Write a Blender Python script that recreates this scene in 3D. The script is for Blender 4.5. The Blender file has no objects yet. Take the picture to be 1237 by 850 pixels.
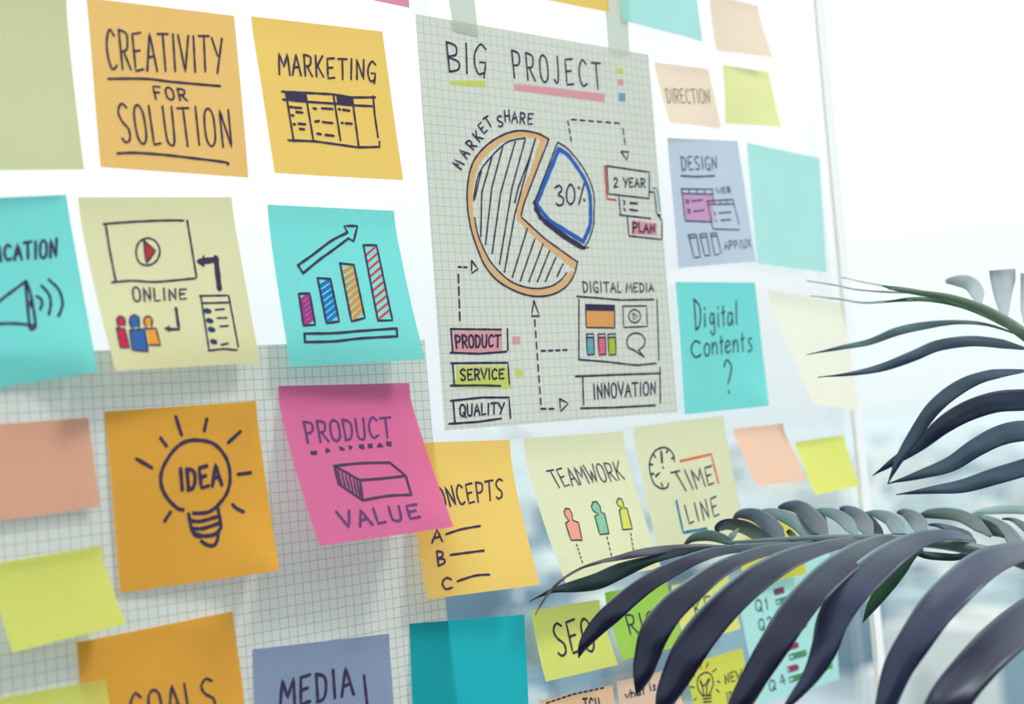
import bpy, bmesh, math, random
from mathutils import Vector, Matrix
from mathutils.geometry import tessellate_polygon
from mathutils.bvhtree import BVHTree
random.seed(7)
scn = bpy.context.scene
COL = scn.collection

# ------------------------------------------------------------------ camera
W, H, F = 1237.0, 850.0, 1814.0
ax = Vector((1882, 60, -F)).normalized()            # board's long direction seen from the camera
up = Vector((-.08, 1, -.05)); up = (up - ax*up.dot(ax)).normalized()
ay = up.cross(ax)
M = Matrix((ax, ay, up))                            # camera space -> world space
CAM = Vector((0, 0, 1.5)) - (M @ Vector((0, 0, -1)))*.843
cd = bpy.data.cameras.new('camera'); cam = bpy.data.objects.new('camera', cd); COL.objects.link(cam)
cam.matrix_world = Matrix.Translation(CAM) @ M.to_4x4()
cd.sensor_width = 36; cd.lens = 36*F/W; cd.clip_start = .02; cd.clip_end = 3000
cd.dof.use_dof = True; cd.dof.focus_distance = .80; cd.dof.aperture_fstop = 6.5
scn.camera = cam

# ------------------------------------------------------------------ sky, sun, exposure
world = bpy.data.worlds.new('sky'); scn.world = world; world.use_nodes = True
nt = world.node_tree; nt.nodes.clear()
tc = nt.nodes.new('ShaderNodeTexCoord'); sp = nt.nodes.new('ShaderNodeSeparateXYZ')
mr = nt.nodes.new('ShaderNodeMapRange'); mr.inputs[1].default_value = -.3; mr.inputs[2].default_value = .3
rp = nt.nodes.new('ShaderNodeValToRGB'); bg = nt.nodes.new('ShaderNodeBackground'); wo = nt.nodes.new('ShaderNodeOutputWorld')
nt.links.new(tc.outputs['Generated'], sp.inputs[0]); nt.links.new(sp.outputs['Z'], mr.inputs[0])
nt.links.new(mr.outputs[0], rp.inputs[0]); nt.links.new(rp.outputs[0], bg.inputs[0]); nt.links.new(bg.outputs[0], wo.inputs[0])
el = rp.color_ramp.elements
el[0].position = 0; el[0].color = (.10, .13, .18, 1)
el[1].position = 1; el[1].color = (1.0, 1.0, 1.0, 1)
for p, c in ((.36, (.16, .20, .25, 1)), (.47, (.62, .69, .71, 1)), (.50, (.69, .76, .78, 1)), (.57, (.73, .785, .795, 1)), (.66, (.78, .82, .825, 1)), (.80, (.92, .94, .94, 1))):
    e = el.new(p); e.color = c
bg.inputs[1].default_value = 1.35
sd = bpy.data.lights.new('sun', 'SUN'); sun = bpy.data.objects.new('sun', sd); COL.objects.link(sun)
sd.energy = 1.75; sd.angle = math.radians(11); sd.color = (1, .97, .9)
sun.rotation_euler = Vector((.46, -.50, .74)).to_track_quat('Z', 'Y').to_euler()
vs = scn.view_settings; vs.view_transform = 'Standard'; vs.look = 'None'; vs.exposure = 0.0; vs.gamma = 1; vs.use_curve_mapping = False
scn.cycles.transparent_max_bounces = 24

# ------------------------------------------------------------------ helpers
def ray(px, py):
    return M @ Vector(((px-W/2)/F, (H/2-py)/F, -1))
def on_plane(px, py, off):                           # point on the plane standing off metres in front of the glass
    d = ray(px, py); return CAM + d*((-off-CAM.y)/d.y)
def at(px, py, depth):
    return CAM + ray(px, py)*depth
def lin(r, g=None, b=None):
    if g is None: r, g, b = r
    return tuple(((c/255)/12.92 if c/255 <= .04045 else ((c/255+.055)/1.055)**2.4) for c in (r, g, b))
def pts(s):
    return [tuple(float(a) for a in p.split(',')) for p in s.split()]
def strokes(s):
    return [(q.strip()[1:] if q.strip()[0] == '~' else q.strip(), q.strip()[0] == '~') for q in s.split(';') if q.strip()]
def smooth(P, n=5):
    if len(P) < 3: return P
    out = []; closed = (P[0] == P[-1])
    for i in range(len(P)-1):
        p1, p2 = P[i], P[i+1]
        p0 = P[i-1] if i else (P[-2] if closed else p1)
        p3 = P[i+2] if i+2 < len(P) else (P[1] if closed else p2)
        for k in range(n):
            t = k/n
            out.append(tuple(.5*((2*b)+(c-a)*t+(2*a-5*b+4*c-d)*t*t+(-a+3*b-3*c+d)*t**3) for a, b, c, d in zip(p0, p1, p2, p3)))
    return out+[P[-1]]
def crop(ox, oy, s):
    return lambda p: (ox+p[0]/s, oy+p[1]/s)
I = crop(0, 0, 1)
MATS = {}
def nodes(name):
    m = bpy.data.materials.new(name); m.use_nodes = True; t = m.node_tree; t.nodes.clear()
    o = t.nodes.new('ShaderNodeOutputMaterial'); return m, t, o
def paper(name, rgb, trans=.42, grid=False, rough=None):
    if name in MATS: return MATS[name]
    m, t, o = nodes(name); N = t.nodes.new; L = t.links.new
    c = lin(rgb)
    tcn = N('ShaderNodeTexCoord')
    nz = N('ShaderNodeTexNoise'); nz.inputs['Scale'].default_value = 14; nz.inputs['Detail'].default_value = 4
    L(tcn.outputs['Object'], nz.inputs['Vector'])
    f2 = N('ShaderNodeTexNoise'); f2.inputs['Scale'].default_value = 900; f2.inputs['Detail'].default_value = 3
    L(tcn.outputs['Object'], f2.inputs['Vector'])
    ad = N('ShaderNodeMath'); ad.operation = 'ADD'; L(nz.outputs[0], ad.inputs[0]); L(f2.outputs[0], ad.inputs[1])
    r = N('ShaderNodeMapRange'); r.inputs[1].default_value = .6; r.inputs[2].default_value = 1.4; L(ad.outputs[0], r.inputs[0])
    mx = N('ShaderNodeMix'); mx.data_type = 'RGBA'; L(r.outputs[0], mx.inputs[0])
    mx.inputs[6].default_value = tuple(x*.94 for x in c)+(1,); mx.inputs[7].default_value = tuple(min(1, x*1.05) for x in c)+(1,)
    colour = mx.outputs[2]
    if grid:
        sx = N('ShaderNodeSeparateXYZ'); L(tcn.outputs['Object'], sx.inputs[0]); hh = []
        for ax_, wgt in (('X', grid*1.1), ('Z', grid)):
            a = N('ShaderNodeMath'); a.operation = 'DIVIDE'; a.inputs[1].default_value = .005; L(sx.outputs[ax_], a.inputs[0])
            b = N('ShaderNodeMath'); b.operation = 'FRACT'; L(a.outputs[0], b.inputs[0])
            d = N('ShaderNodeMath'); d.operation = 'SUBTRACT'; d.inputs[1].default_value = .5; L(b.outputs[0], d.inputs[0])
            e = N('ShaderNodeMath'); e.operation = 'ABSOLUTE'; L(d.outputs[0], e.inputs[0])
            g = N('ShaderNodeMapRange'); g.inputs[1].default_value = .455; g.inputs[2].default_value = .482; g.inputs[4].default_value = wgt
            L(e.outputs[0], g.inputs[0]); hh.append(g)
        q = N('ShaderNodeMath'); q.operation = 'MAXIMUM'; L(hh[0].outputs[0], q.inputs[0]); L(hh[1].outputs[0], q.inputs[1])
        gm = N('ShaderNodeMix'); gm.data_type = 'RGBA'; L(q.outputs[0], gm.inputs[0]); L(colour, gm.inputs[6])
        gm.inputs[7].default_value = lin(98, 94, 118)+(1,); colour = gm.outputs[2]
    bp = N('ShaderNodeBump'); bp.inputs['Strength'].default_value = .08; bp.inputs['Distance'].default_value = .001; L(f2.outputs[0], bp.inputs['Height'])
    df = N('ShaderNodeBsdfDiffuse'); tr = N('ShaderNodeBsdfTranslucent'); mix = N('ShaderNodeMixShader')
    L(colour, df.inputs[0]); L(colour, tr.inputs[0]); L(bp.outputs[0], df.inputs['Normal'])
    mix.inputs[0].default_value = trans; L(df.outputs[0], mix.inputs[1]); L(tr.outputs[0], mix.inputs[2]); L(mix.outputs[0], o.inputs[0])
    MATS[name] = m; return m
def filt(name, rgb):                                 # felt marker: a thin layer of dye that lets some of the paper through
    if name in MATS: return MATS[name]
    m, t, o = nodes(name); N = t.nodes.new; L = t.links.new; c = lin(rgb)
    b = N('ShaderNodeBsdfTransparent'); b.inputs[0].default_value = tuple(x**.5 for x in c)+(1,)
    d = N('ShaderNodeBsdfDiffuse'); tr = N('ShaderNodeBsdfTranslucent'); nz = N('ShaderNodeTexNoise'); nz.inputs['Scale'].default_value = 500
    mx = N('ShaderNodeMix'); mx.data_type = 'RGBA'; L(nz.outputs[0], mx.inputs[0])
    mx.inputs[6].default_value = tuple(x*.95 for x in c)+(1,); mx.inputs[7].default_value = tuple(min(1, x*1.06) for x in c)+(1,)
    L(mx.outputs[2], d.inputs[0]); L(mx.outputs[2], tr.inputs[0])
    m1 = N('ShaderNodeMixShader'); m1.inputs[0].default_value = .15; L(d.outputs[0], m1.inputs[1]); L(tr.outputs[0], m1.inputs[2])
    m2 = N('ShaderNodeMixShader'); m2.inputs[0].default_value = .62; L(b.outputs[0], m2.inputs[1]); L(m1.outputs[0], m2.inputs[2])
    L(m2.outputs[0], o.inputs[0]); MATS[name] = m; return m
def solid(name, rgb, rough=.6, spec=.3, noise=.1, scale=60, trans=0, coat=0):
    if name in MATS: return MATS[name]
    m, t, o = nodes(name); p = t.nodes.new('ShaderNodeBsdfPrincipled')
    nz = t.nodes.new('ShaderNodeTexNoise'); nz.inputs['Scale'].default_value = scale; nz.inputs['Detail'].default_value = 4
    tcn = t.nodes.new('ShaderNodeTexCoord'); t.links.new(tcn.outputs['Object'], nz.inputs['Vector'])
    mx = t.nodes.new('ShaderNodeMix'); mx.data_type = 'RGBA'; t.links.new(nz.outputs[0], mx.inputs[0])
    c = lin(rgb); mx.inputs[6].default_value = tuple(x*(1-noise) for x in c)+(1,); mx.inputs[7].default_value = tuple(min(1, x*(1+noise)) for x in c)+(1,)
    t.links.new(mx.outputs[2], p.inputs['Base Color']); p.inputs['Roughness'].default_value = rough; p.inputs['Specular IOR Level'].default_value = spec
    out = p.outputs[0]
    if trans:
        tr = t.nodes.new('ShaderNodeBsdfTranslucent'); t.links.new(mx.outputs[2], tr.inputs[0]); ms = t.nodes.new('ShaderNodeMixShader')
        ms.inputs[0].default_value = trans; t.links.new(out, ms.inputs[1]); t.links.new(tr.outputs[0], ms.inputs[2]); out = ms.outputs[0]
    t.links.new(out, o.inputs[0]); MATS[name] = m; return m
def glass(name, tint, k=1.0):
    m, t, o = nodes(name); tr = t.nodes.new('ShaderNodeBsdfTransparent'); tr.inputs[0].default_value = tint+(1,)
    g = t.nodes.new('ShaderNodeBsdfGlossy'); g.inputs['Roughness'].default_value = .02
    fr = t.nodes.new('ShaderNodeFresnel'); fr.inputs[0].default_value = 1.45
    mu = t.nodes.new('ShaderNodeMath'); mu.operation = 'MULTIPLY'; mu.inputs[1].default_value = k; t.links.new(fr.outputs[0], mu.inputs[0])
    ms = t.nodes.new('ShaderNodeMixShader'); t.links.new(mu.outputs[0], ms.inputs[0]); t.links.new(tr.outputs[0], ms.inputs[1]); t.links.new(g.outputs[0], ms.inputs[2])
    t.links.new(ms.outputs[0], o.inputs[0]); return m
def obj(name, verts, faces, mat, parent=None, sm=False):
    me = bpy.data.meshes.new(name); me.from_pydata([tuple(v) for v in verts], [], faces); me.update()
    if sm: me.polygons.foreach_set('use_smooth', [True]*len(me.polygons))
    me.materials.append(mat); o = bpy.data.objects.new(name, me); COL.objects.link(o)
    if parent is not None:
        o.parent = parent; o.matrix_parent_inverse = Matrix.Translation(-parent.location)
    return o
def tag(o, label=None, cat=None, group=None, kind=None):
    for k, v in (('label', label), ('category', cat), ('group', group), ('kind', kind)):
        if v: o[k] = v
    return o
def box_data(x0, x1, y0, y1, z0, z1):
    v = [(x, y, z) for x in (x0, x1) for y in (y0, y1) for z in (z0, z1)]
    return v, [(0, 1, 3, 2), (4, 6, 7, 5), (0, 4, 5, 1), (2, 3, 7, 6), (0, 2, 6, 4), (1, 5, 7, 3)]
def box(name, x0, x1, y0, y1, z0, z1, mat, parent=None, bev=0):
    v, f = box_data(x0, x1, y0, y1, z0, z1); o = obj(name, v, f, mat, parent)
    if bev:
        b = o.modifiers.new('bevel', 'BEVEL'); b.width = bev; b.segments = 2
    return o
INK = (62, 52, 84)
ink_m = solid('ink', INK, .7, .2, .12, 400)

# ------------------------------------------------------------------ the setting
xe = on_plane(1022, 400, 0).x                        # right end of the noted pane
xs = on_plane(1026.5, 400, 0).x
g1 = glass('clear_glass', (.93, .945, .952), .2); g2 = glass('clear_glass_second', (.985, .995, .99), .2)
tag(box('window_1', -1.1, xe-.0005, 0, .008, .05, 2.75, g1), kind='structure')
tag(box('window_2', xe+.0105, 1.9, 0, .008, .05, 2.75, g2), kind='structure')
white = paper('white_sealant_film', (255, 255, 255), .72)
cream = paper('cream_edge_tape', (243, 244, 232), .5)
tag(obj('trim_1', [(xe+.0012, -.0004, .05), (xe+.0105, -.0004, .05), (xe+.0105, -.0004, 2.75), (xe+.0012, -.0004, 2.75)], [(0, 1, 2, 3)], white), kind='structure')
tag(box('trim_2', xe-.0035, xe-.0010, -.0012, 0, .05, 2.75, cream), kind='structure')
alu = solid('aluminium', (190, 194, 196), .4, .5, .05)
tag(box('trim_3', -1.1, 1.9, -.02, .03, .0, .05, alu, bev=.003), kind='structure')
tag(box('trim_4', -1.1, 1.9, -.02, .03, 2.75, 2.80, alu, bev=.003), kind='structure')
tag(box('floor', -1.6, 2.4, -2.6, .3, -.12, 0, solid('pale_floor', (84, 90, 104), .7, .2, .08, 8)), kind='structure')

tag(box('wall_unseen', -1.6, 2.4, -2.72, -2.6, 0, 2.8, solid('slate_wall', (74, 80, 98), .8, .2, .06, 6)), kind='structure')  # unseen wall added behind the viewpoint so the leaves mirror something dark

# the town far below, only ever seen out of focus through the glass
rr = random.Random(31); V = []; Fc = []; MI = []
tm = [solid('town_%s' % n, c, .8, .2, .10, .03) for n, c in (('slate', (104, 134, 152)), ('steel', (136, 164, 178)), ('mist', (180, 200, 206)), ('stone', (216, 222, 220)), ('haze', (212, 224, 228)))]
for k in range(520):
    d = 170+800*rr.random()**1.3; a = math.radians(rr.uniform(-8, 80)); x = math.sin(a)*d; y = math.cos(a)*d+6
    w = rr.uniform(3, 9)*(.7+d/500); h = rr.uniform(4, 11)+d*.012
    mi = rr.choice((0, 1, 1, 2, 3)) if d < 330 else rr.choice((1, 2, 2, 3, 4)) if d < 560 else rr.choice((2, 4, 4, 3))  # farther blocks get paler tones: aerial haze put into their colours
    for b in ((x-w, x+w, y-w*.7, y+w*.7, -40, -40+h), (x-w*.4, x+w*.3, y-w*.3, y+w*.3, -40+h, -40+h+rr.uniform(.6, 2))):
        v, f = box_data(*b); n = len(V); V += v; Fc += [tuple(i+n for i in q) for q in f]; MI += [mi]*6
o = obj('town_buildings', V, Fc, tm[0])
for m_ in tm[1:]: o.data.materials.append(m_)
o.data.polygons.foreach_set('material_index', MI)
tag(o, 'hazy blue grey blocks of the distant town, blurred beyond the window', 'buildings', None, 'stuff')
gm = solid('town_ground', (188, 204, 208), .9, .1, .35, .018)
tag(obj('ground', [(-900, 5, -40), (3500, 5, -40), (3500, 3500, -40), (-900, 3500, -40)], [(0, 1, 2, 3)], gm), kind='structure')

# ------------------------------------------------------------------ sheets of paper with marks on them
class Sheet:
    def __init__(s, name, label, cat, quad, mat, off=.0006, curl=1.7, flat=False, n=20, group=None, bulge=0, hmax=.03, corner=None, lift=None):
        TL, TR, BR, BL = quad
        A = on_plane(*TL, off); B = on_plane(*TR, off)
        e = Vector((B.x-A.x, B.z-A.z)); Lw = e.length; e /= Lw
        dn = Vector((e.y, -e.x)); hs = []
        for T, P in ((A, BL), (B, BR)):
            if flat: h = 0
            elif lift is not None: h = lift
            else:
                g = on_plane(*P, off+.005); Lh = (T.z-g.z)/max(.2, -dn.y)
                ex = T.x+dn.x*Lh; d = ray(*P); t = (ex-CAM.x)/d.x; h = -(CAM.y+d.y*t)-off
                h = max(.0006, min(hmax, h))
            hs.append(h)
        D = on_plane(*BL, off+hs[0]); Cn = on_plane(*BR, off+hs[1])
        V = []; s.hs = hs; ph = random.Random(label).uniform(0, 6)
        for j in range(n+1):
            v = j/n
            for i in range(n+1):
                u = i/n
                top = A.lerp(B, u); bot = D.lerp(Cn, u); p = top.lerp(bot, v)
                h = hs[0]*(1-u)+hs[1]*u
                p.y = -off - h*(max(0, (v-.10)/.90)**(1+(curl-1)*.55)) - bulge*math.sin(math.pi*u)*(v**.8)*(1-.3*v)
                if not flat: p.y -= .0005*min(1, v*3)*(1+.5*math.sin(5.1*u+ph)+.5*math.sin(4.3*v+2.1*ph+3*u))
                if corner:
                    for cu, cv, amt in corner:                   # lifted corners; the outline keeps its place
                        w = max(0, 1-math.hypot((u-cu), (v-cv))/.5); y1 = p.y-amt*w*w
                        p = CAM+(p-CAM)*((y1-CAM.y)/(p.y-CAM.y))
                V.append(p)
        loc = A.copy()
        Fc = [(j*(n+1)+i, (j+1)*(n+1)+i, (j+1)*(n+1)+i+1, j*(n+1)+i+1) for j in range(n) for i in range(n)]
        s.o = obj(name, [p-loc for p in V], Fc, mat, None, True); s.o.location = loc
        tag(s.o, label, cat, group)
        s.bvh = BVHTree.FromPolygons(V, Fc); s.V = V; s.parts = {}
    def hit(s, px, py, off):
        d = ray(px, py).normalized(); loc, nrm, i, ds = s.bvh.ray_cast(CAM, d)
        if loc is None:
            loc, nrm, i, ds = s.bvh.find_nearest(CAM+d*s.last); 
        else: s.last = ds
        if nrm.dot(d) > 0: nrm = -nrm
        return loc+nrm*off, nrm
    last = .8; uid = 0
    def add(s, part, mat, V, Fc):
        k = (part, mat.name, s.uid); a = s.parts.setdefault(k, ([], [], mat)); n = len(a[0])
        a[0].extend(V); a[1].extend([tuple(i+n for i in f) for f in Fc])
    def line(s, P, w, mat, part, off):
        # P in photo pixels; the ribbon itself lies on the sheet, w metres wide
        Q = []
        for a, b in zip(P, P[1:]):
            n = max(1, int(math.hypot(b[0]-a[0], b[1]-a[1])/5))
            for k in range(n): Q.append((a[0]+(b[0]-a[0])*k/n, a[1]+(b[1]-a[1])*k/n))
        Q.append(P[-1]); R = []
        for q in Q:
            p, nr = s.hit(q[0], q[1], off)
            if not R or (p-R[-1][0]).length > 1e-5: R.append((p, nr))
        if len(R) == 1: R.append((R[0][0]+Vector((w*.3, 0, 0)), R[0][1]))
        V = []; n = len(R); tg = []
        for i in range(n):
            t = (R[min(n-1, i+1)][0]-R[max(0, i-1)][0]); tg.append(t.normalized() if t.length > 1e-9 else Vector((1, 0, 0)))
        prof = [(R[0][0]-tg[0]*w*.5, R[0][1], tg[0], .3), (R[0][0]-tg[0]*w*.3, R[0][1], tg[0], .8)]
        prof += [(R[i][0], R[i][1], tg[i], 1+.10*math.sin(i*1.7+n)) for i in range(n)]
        prof += [(R[-1][0]+tg[-1]*w*.3, R[-1][1], tg[-1], .8), (R[-1][0]+tg[-1]*w*.5, R[-1][1], tg[-1], .3)]
        for p, nr, t, k in prof:
            sd_ = t.cross(nr).normalized()*w*.5*k; V += [p-sd_, p+sd_]
        s.add(part, mat, V, [(2*i, 2*i+1, 2*i+3, 2*i+2) for i in range(len(prof)-1)])
    def ink(s, T, text, w=.0010, mat=None, part='drawing', off=.00022):
        s.uid += 1
        for q, sm_ in strokes(text):
            P = pts(q); P = smooth(P) if sm_ else P
            if part in ('underline', 'light_ray', 'arrowhead', 'hatch_line'): s.uid += 1
            s.line([T(p) for p in P], w, mat or ink_m, part, off); off += .000004
        return s
    def dash(s, T, text, n, w=.001, mat=None, part='dashed_line', duty=.55):
        s.uid += 1
        for q, _ in strokes(text):
            P = [T(p) for p in pts(q)]; tot = sum(math.dist(a, b) for a, b in zip(P, P[1:]))
            def pos(t):
                L = t*tot
                for a, b in zip(P, P[1:]):
                    d = math.dist(a, b)
                    if L <= d+1e-6: return (a[0]+(b[0]-a[0])*L/d, a[1]+(b[1]-a[1])*L/d)
                    L -= d
                return P[-1]
            for k in range(n): s.line([pos(k/n), pos((k+duty)/n)], w, mat or ink_m, part, .00022)
        return s
    def fill(s, T, text, mat, part='colour_fill', off=.00012, k=6):
        for q, _ in strokes(text):
            s.uid += 1; P = [T(p) for p in pts(q)]
            if len(P) == 4:
                V = []
                for j in range(k+1):
                    for i in range(k+1):
                        u, v = i/k, j/k
                        x = (P[0][0]*(1-u)+P[1][0]*u)*(1-v)+(P[3][0]*(1-u)+P[2][0]*u)*v
                        y = (P[0][1]*(1-u)+P[1][1]*u)*(1-v)+(P[3][1]*(1-u)+P[2][1]*u)*v
                        V.append(s.hit(x, y, off)[0])
                s.add(part, mat, V, [(j*(k+1)+i, (j+1)*(k+1)+i, (j+1)*(k+1)+i+1, j*(k+1)+i+1) for j in range(k) for i in range(k)])
            else:
                V = [s.hit(*p, off)[0] for p in P]
                s.add(part, mat, V, [tuple(t) for t in tessellate_polygon([[Vector((p[0], p[1], 0)) for p in P]])])
        return s
    def word(s, T, text, quad, w=.0010, part='lettering', mat=None, gap=.28, adv=None):
        s.uid += 1; P = [T(p) for p in pts(quad)]
        ws = [ADV.get(c, 1.0) for c in text]
        tot = sum(ws)+gap*(len(text)-1); x = 0
        rr = random.Random(text)
        for c, a in zip(text, ws):
            jy = rr.uniform(-.03, .03); jr = rr.uniform(-.02, .02)
            for q, sm_ in strokes(FONT.get(c, '')):
                G = pts(q); G = smooth(G, 4) if sm_ else G; out = []
                for gx, gy in G:
                    u = (x+gx/10*a+jr*(gy-5)/5)/tot; v = gy/10+jy
                    out.append(((P[0][0]*(1-u)+P[1][0]*u)*(1-v)+(P[3][0]*(1-u)+P[2][0]*u)*v,
                                (P[0][1]*(1-u)+P[1][1]*u)*(1-v)+(P[3][1]*(1-u)+P[2][1]*u)*v))
                s.line(out, w, mat or ink_m, part, .00024+rr.random()*.00004)
            x += a+gap
        return s
    def done(s):
        for (part, mn, uid), (V, Fc, mat) in s.parts.items():
            obj(part, [v-s.o.location for v in V], Fc, mat, None).parent = s.o
        return s

FONT = {
 'A': '0,10 5,0 10,10;2,6.5 8,6', 'B': '1,0 1.4,10;~1,0 7.5,1 7.5,4 1.5,5 9,6.4 8.6,9 1.4,10', 'C': '~9,1.5 5,0 1.2,3 1,7 4,10 9,9',
 'D': '1,0 1.5,10;~1,0 8,1.5 9,5.5 6.5,9.2 1,10', 'E': '9,0 1,0.5 1.4,10 9,9.5;1,5 7,4.6', 'F': '1.5,10 1,0 9,0;1,4.7 7,4.5',
 'G': '~9,1.5 5,0 1,3 1,7 4,10 8,9.5;5,6 9.4,6 8.6,11', 'H': '1,0 1,10;9,0 9,10;1,5.2 9,5', 'I': '5,0 5,10', 'J': '~7,0 7,7 5,10 1,9',
 'K': '1,0 1.3,10;9,0 1,6;3,5 9.5,10', 'L': '1,0 1.3,10 9,9.6', 'M': '0,10 1,0 5,6.5 9,0 10,10', 'N': '1.2,10 1,0 9,10 9,0',
 'O': '~5,0 1,2 1,8 5,10 9,8 9,2 5,0', 'P': '1.4,10 1,0;~1,0 8,0.8 9,3 7,5 1.2,5.5', 'Q': '~5,0 1,2 1,8 5,10 9,8 9,2 5,0;6,7 10,11',
 'R': '1.4,10 1,0;~1,0 8,0.8 8.6,2.8 7,5 1.2,5.5;4,5.5 9.6,10', 'S': '~9,1 5,0 1,2 3,4.5 8,6.5 8,9 4,10 1,9', 'T': '0,0.2 10,0;5,0 5.3,10',
 'U': '~1,0 1.2,8 4,10 8,9 9,0', 'V': '0,0 5,10 10,0', 'W': '0,0 3,10 5,3 7,10 10,0', 'Y': '0,0 5,5;10,0 4,10', 'X': '0,0 10,10;10,0 0,10', 'Z': '0,0 10,0 0,10 10,10',
 '0': '~5,0 1,3 1,8 5,10 9,8 9,3 5,0', '1': '2,3 5,0 5,10', '2': '~1,2 5,0 9,2 7,5 1,10;1,10 10,9.6', '3': '~1,1 6,0 8,2.5 4,4.6 9,6.5 8,9.6 3,10 1,9',
 '4': '6,0 1,6.5 9,6;7,0 7,10', '%': '8,0 2,10;1,1.5 2.4,2.3;8,8 9.5,8.6', '/': '8,0 2,11', '?': '~1,2 4,0 9,2 7,5 5,7;5,9.4 5.4,10', '.': '4,9.5 5,10',
 'i': '5,4 5.4,10;5,1 5.3,1.7', 'g': '~8,4 3,4 2,7.5 6,8 8,5;~8,4 8.4,12 5,13 2,11.5', 't': '5,1 5.5,10;2,4 9,3.6', 'a': '~8,5 3,4 1,8 4,10 8,7;8,4 9,10',
 'l': '5,-1 5.5,10', 'o': '~5,4 1,6 2,10 7,10 9,6 5,4', 'n': '1,4 1.5,10;~1.2,7 5,4 8,5.5 8.6,10', 'e': '~1,7.4 8,6 6,4 2,5 1.4,9 5,10 9,9', 's': '~9,4 5,4 5,6 9,8 7,10 3,10',
 'w': '0,4 3,10 5,5 7,10 10,4', 'h': '1,0 1,10;~1,6 5,4 8,6 8,10', ' ': ''}
ADV = {'I': .4, 'i': .4, 'l': .4, 'M': 1.25, 'W': 1.3, 'J': .8, '/': .6, '.': .3, ' ': .6, '%': .9, 't': .7, '1': .6, 'L': .8}

# papers
ORG = paper('paper_orange', (255, 206, 126)); AMB = paper('paper_amber', (246, 186, 80), .34); YEL = paper('paper_yellow', (255, 214, 118)); TEA = paper('paper_teal', (132, 232, 226))
DTE = paper('paper_deep_teal', (44, 186, 196), .5); KHA = paper('paper_khaki', (232, 230, 182)); PGR = paper('paper_sage', (214, 218, 170)); PNK = paper('paper_magenta', (234, 126, 174))
PEA = paper('paper_salmon', (244, 190, 164)); LIM = paper('paper_lime', (224, 230, 124)); BLU = paper('paper_periwinkle', (160, 178, 208)); GRN = paper('paper_green', (170, 218, 96))
LPE = paper('paper_pale_peach', (255, 232, 208)); LYE = paper('paper_pale_yellow', (246, 248, 178)); LTE = paper('paper_pale_teal', (190, 245, 238)); LBL = paper('paper_pale_blue', (204, 220, 234))  # pale tints include the veiling glare over the upper right notes
CRM = paper('paper_cream', (252, 252, 232)); ROS = paper('paper_rose', (236, 160, 174)); PHA = paper('paper_pale_khaki', (234, 236, 196)); APR = paper('paper_apricot', (250, 208, 168))
GRD = paper('graph_paper', (224, 229, 220), .36, grid=.50); GR2 = paper('graph_paper_green', (227, 233, 219), .30, grid=.34)
TAPE = paper('masking_tape', (222, 230, 216), .5)

def note(label, quad, mat, **k):
    return Sheet('sticky_note', label, 'sticky note', quad, mat, **k)
C1 = crop(0, 0, 3.8625); C2 = crop(290, 0, 3.865); C3 = crop(0, 220, 3.4); C4 = crop(310, 230, 3.54); C5 = crop(0, 460, 3.2686)
C6 = crop(320, 450, 3.035); C7 = crop(0, 640, 3.534); C8 = crop(290, 680, 3.343)
PA = crop(490, 0, 3.2706); PB = crop(490, 260, 3.147); D3 = crop(760, 0, 3.863); D4 = crop(780, 150, 4.046); D5 = crop(800, 320, 3.035)
D6 = crop(620, 500, 4.123); D7 = crop(620, 650, 4.123); E4 = crop(820, 600, 3.4); E8 = crop(880, 580, 3.148); R5 = crop(1000, 600, 3.4); U1 = crop(960, 300, 2.657)

# ---- graph paper sheet behind the lower left notes
Sheet('graph_paper_sheet', 'large pale squared graph paper sheet on the glass behind the lower left notes', 'paper sheet',
      ((-140, 432), (513, 410), (566, 1060), (-95, 1085)), GRD, off=.0003, flat=True, n=10).done()

# ---- top left
note('plain sage green sticky note left of the CREATIVITY note', ((-112, -42), (80, -8), (101, 205), (-88, 207)), PGR).done()
n = note('orange sticky note reading CREATIVITY FOR SOLUTION', ((104, -3), (283, 19), (299, 215), (121, 202)), ORG, curl=1.3)
n.word(C1, 'CREATIVITY', '485,135 1035,178 1040,340 505,322', .00115, gap=.3); n.word(C1, 'FOR', '708,405 862,415 872,468 722,465', .0011, gap=.45)
n.word(C1, 'SOLUTION', '540,485 1068,508 1085,683 568,668', .00115, gap=.42)
n.ink(C1, '~505,368 680,368 800,382 1025,402;~548,716 630,713 760,722 900,738 1050,757 1062,768', .00125, part='underline'); n.done()
n = note('yellow sticky note reading MARKETING above a drawn table', ((303, 19.5), (462, 38), (486, 218), (331, 209)), YEL, curl=1.35)
n.word(C2, 'MARKETING', '175,248 635,286 632,378 182,348', .00125, gap=.35)
n.ink(C2, '195,428 430,440 520,455 630,455;200,465 320,476 440,484 530,492 615,496;225,655 350,660 550,688 650,686 650,662;212,430 250,660;305,440 342,660;435,445 468,655;522,455 553,685;620,450 628,540 643,640', .0013, part='table_grid')
n.fill(C2, '212,432 305,440 308,472 215,466;448,446 522,455 522,490 452,482', ink_m, 'ink_block', .0002)
n.ink(C2, '232,500 246,500;255,503 285,504;262,523 290,526;240,538 248,540;250,580 256,580;273,578 303,580;278,602 298,604;342,506 354,508;382,506 430,509;350,568 368,565;386,570 430,575;360,624 376,627;398,630 436,634;460,510 466,511;480,513 510,517;474,574 478,574;492,576 520,578', .0014, part='table_entries'); n.done()
note('rose pink sticky note cut by the top edge left of the poster', ((318, -190), (476, -172), (494.5, 9.5), (337, -22)), ROS).done()

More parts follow.
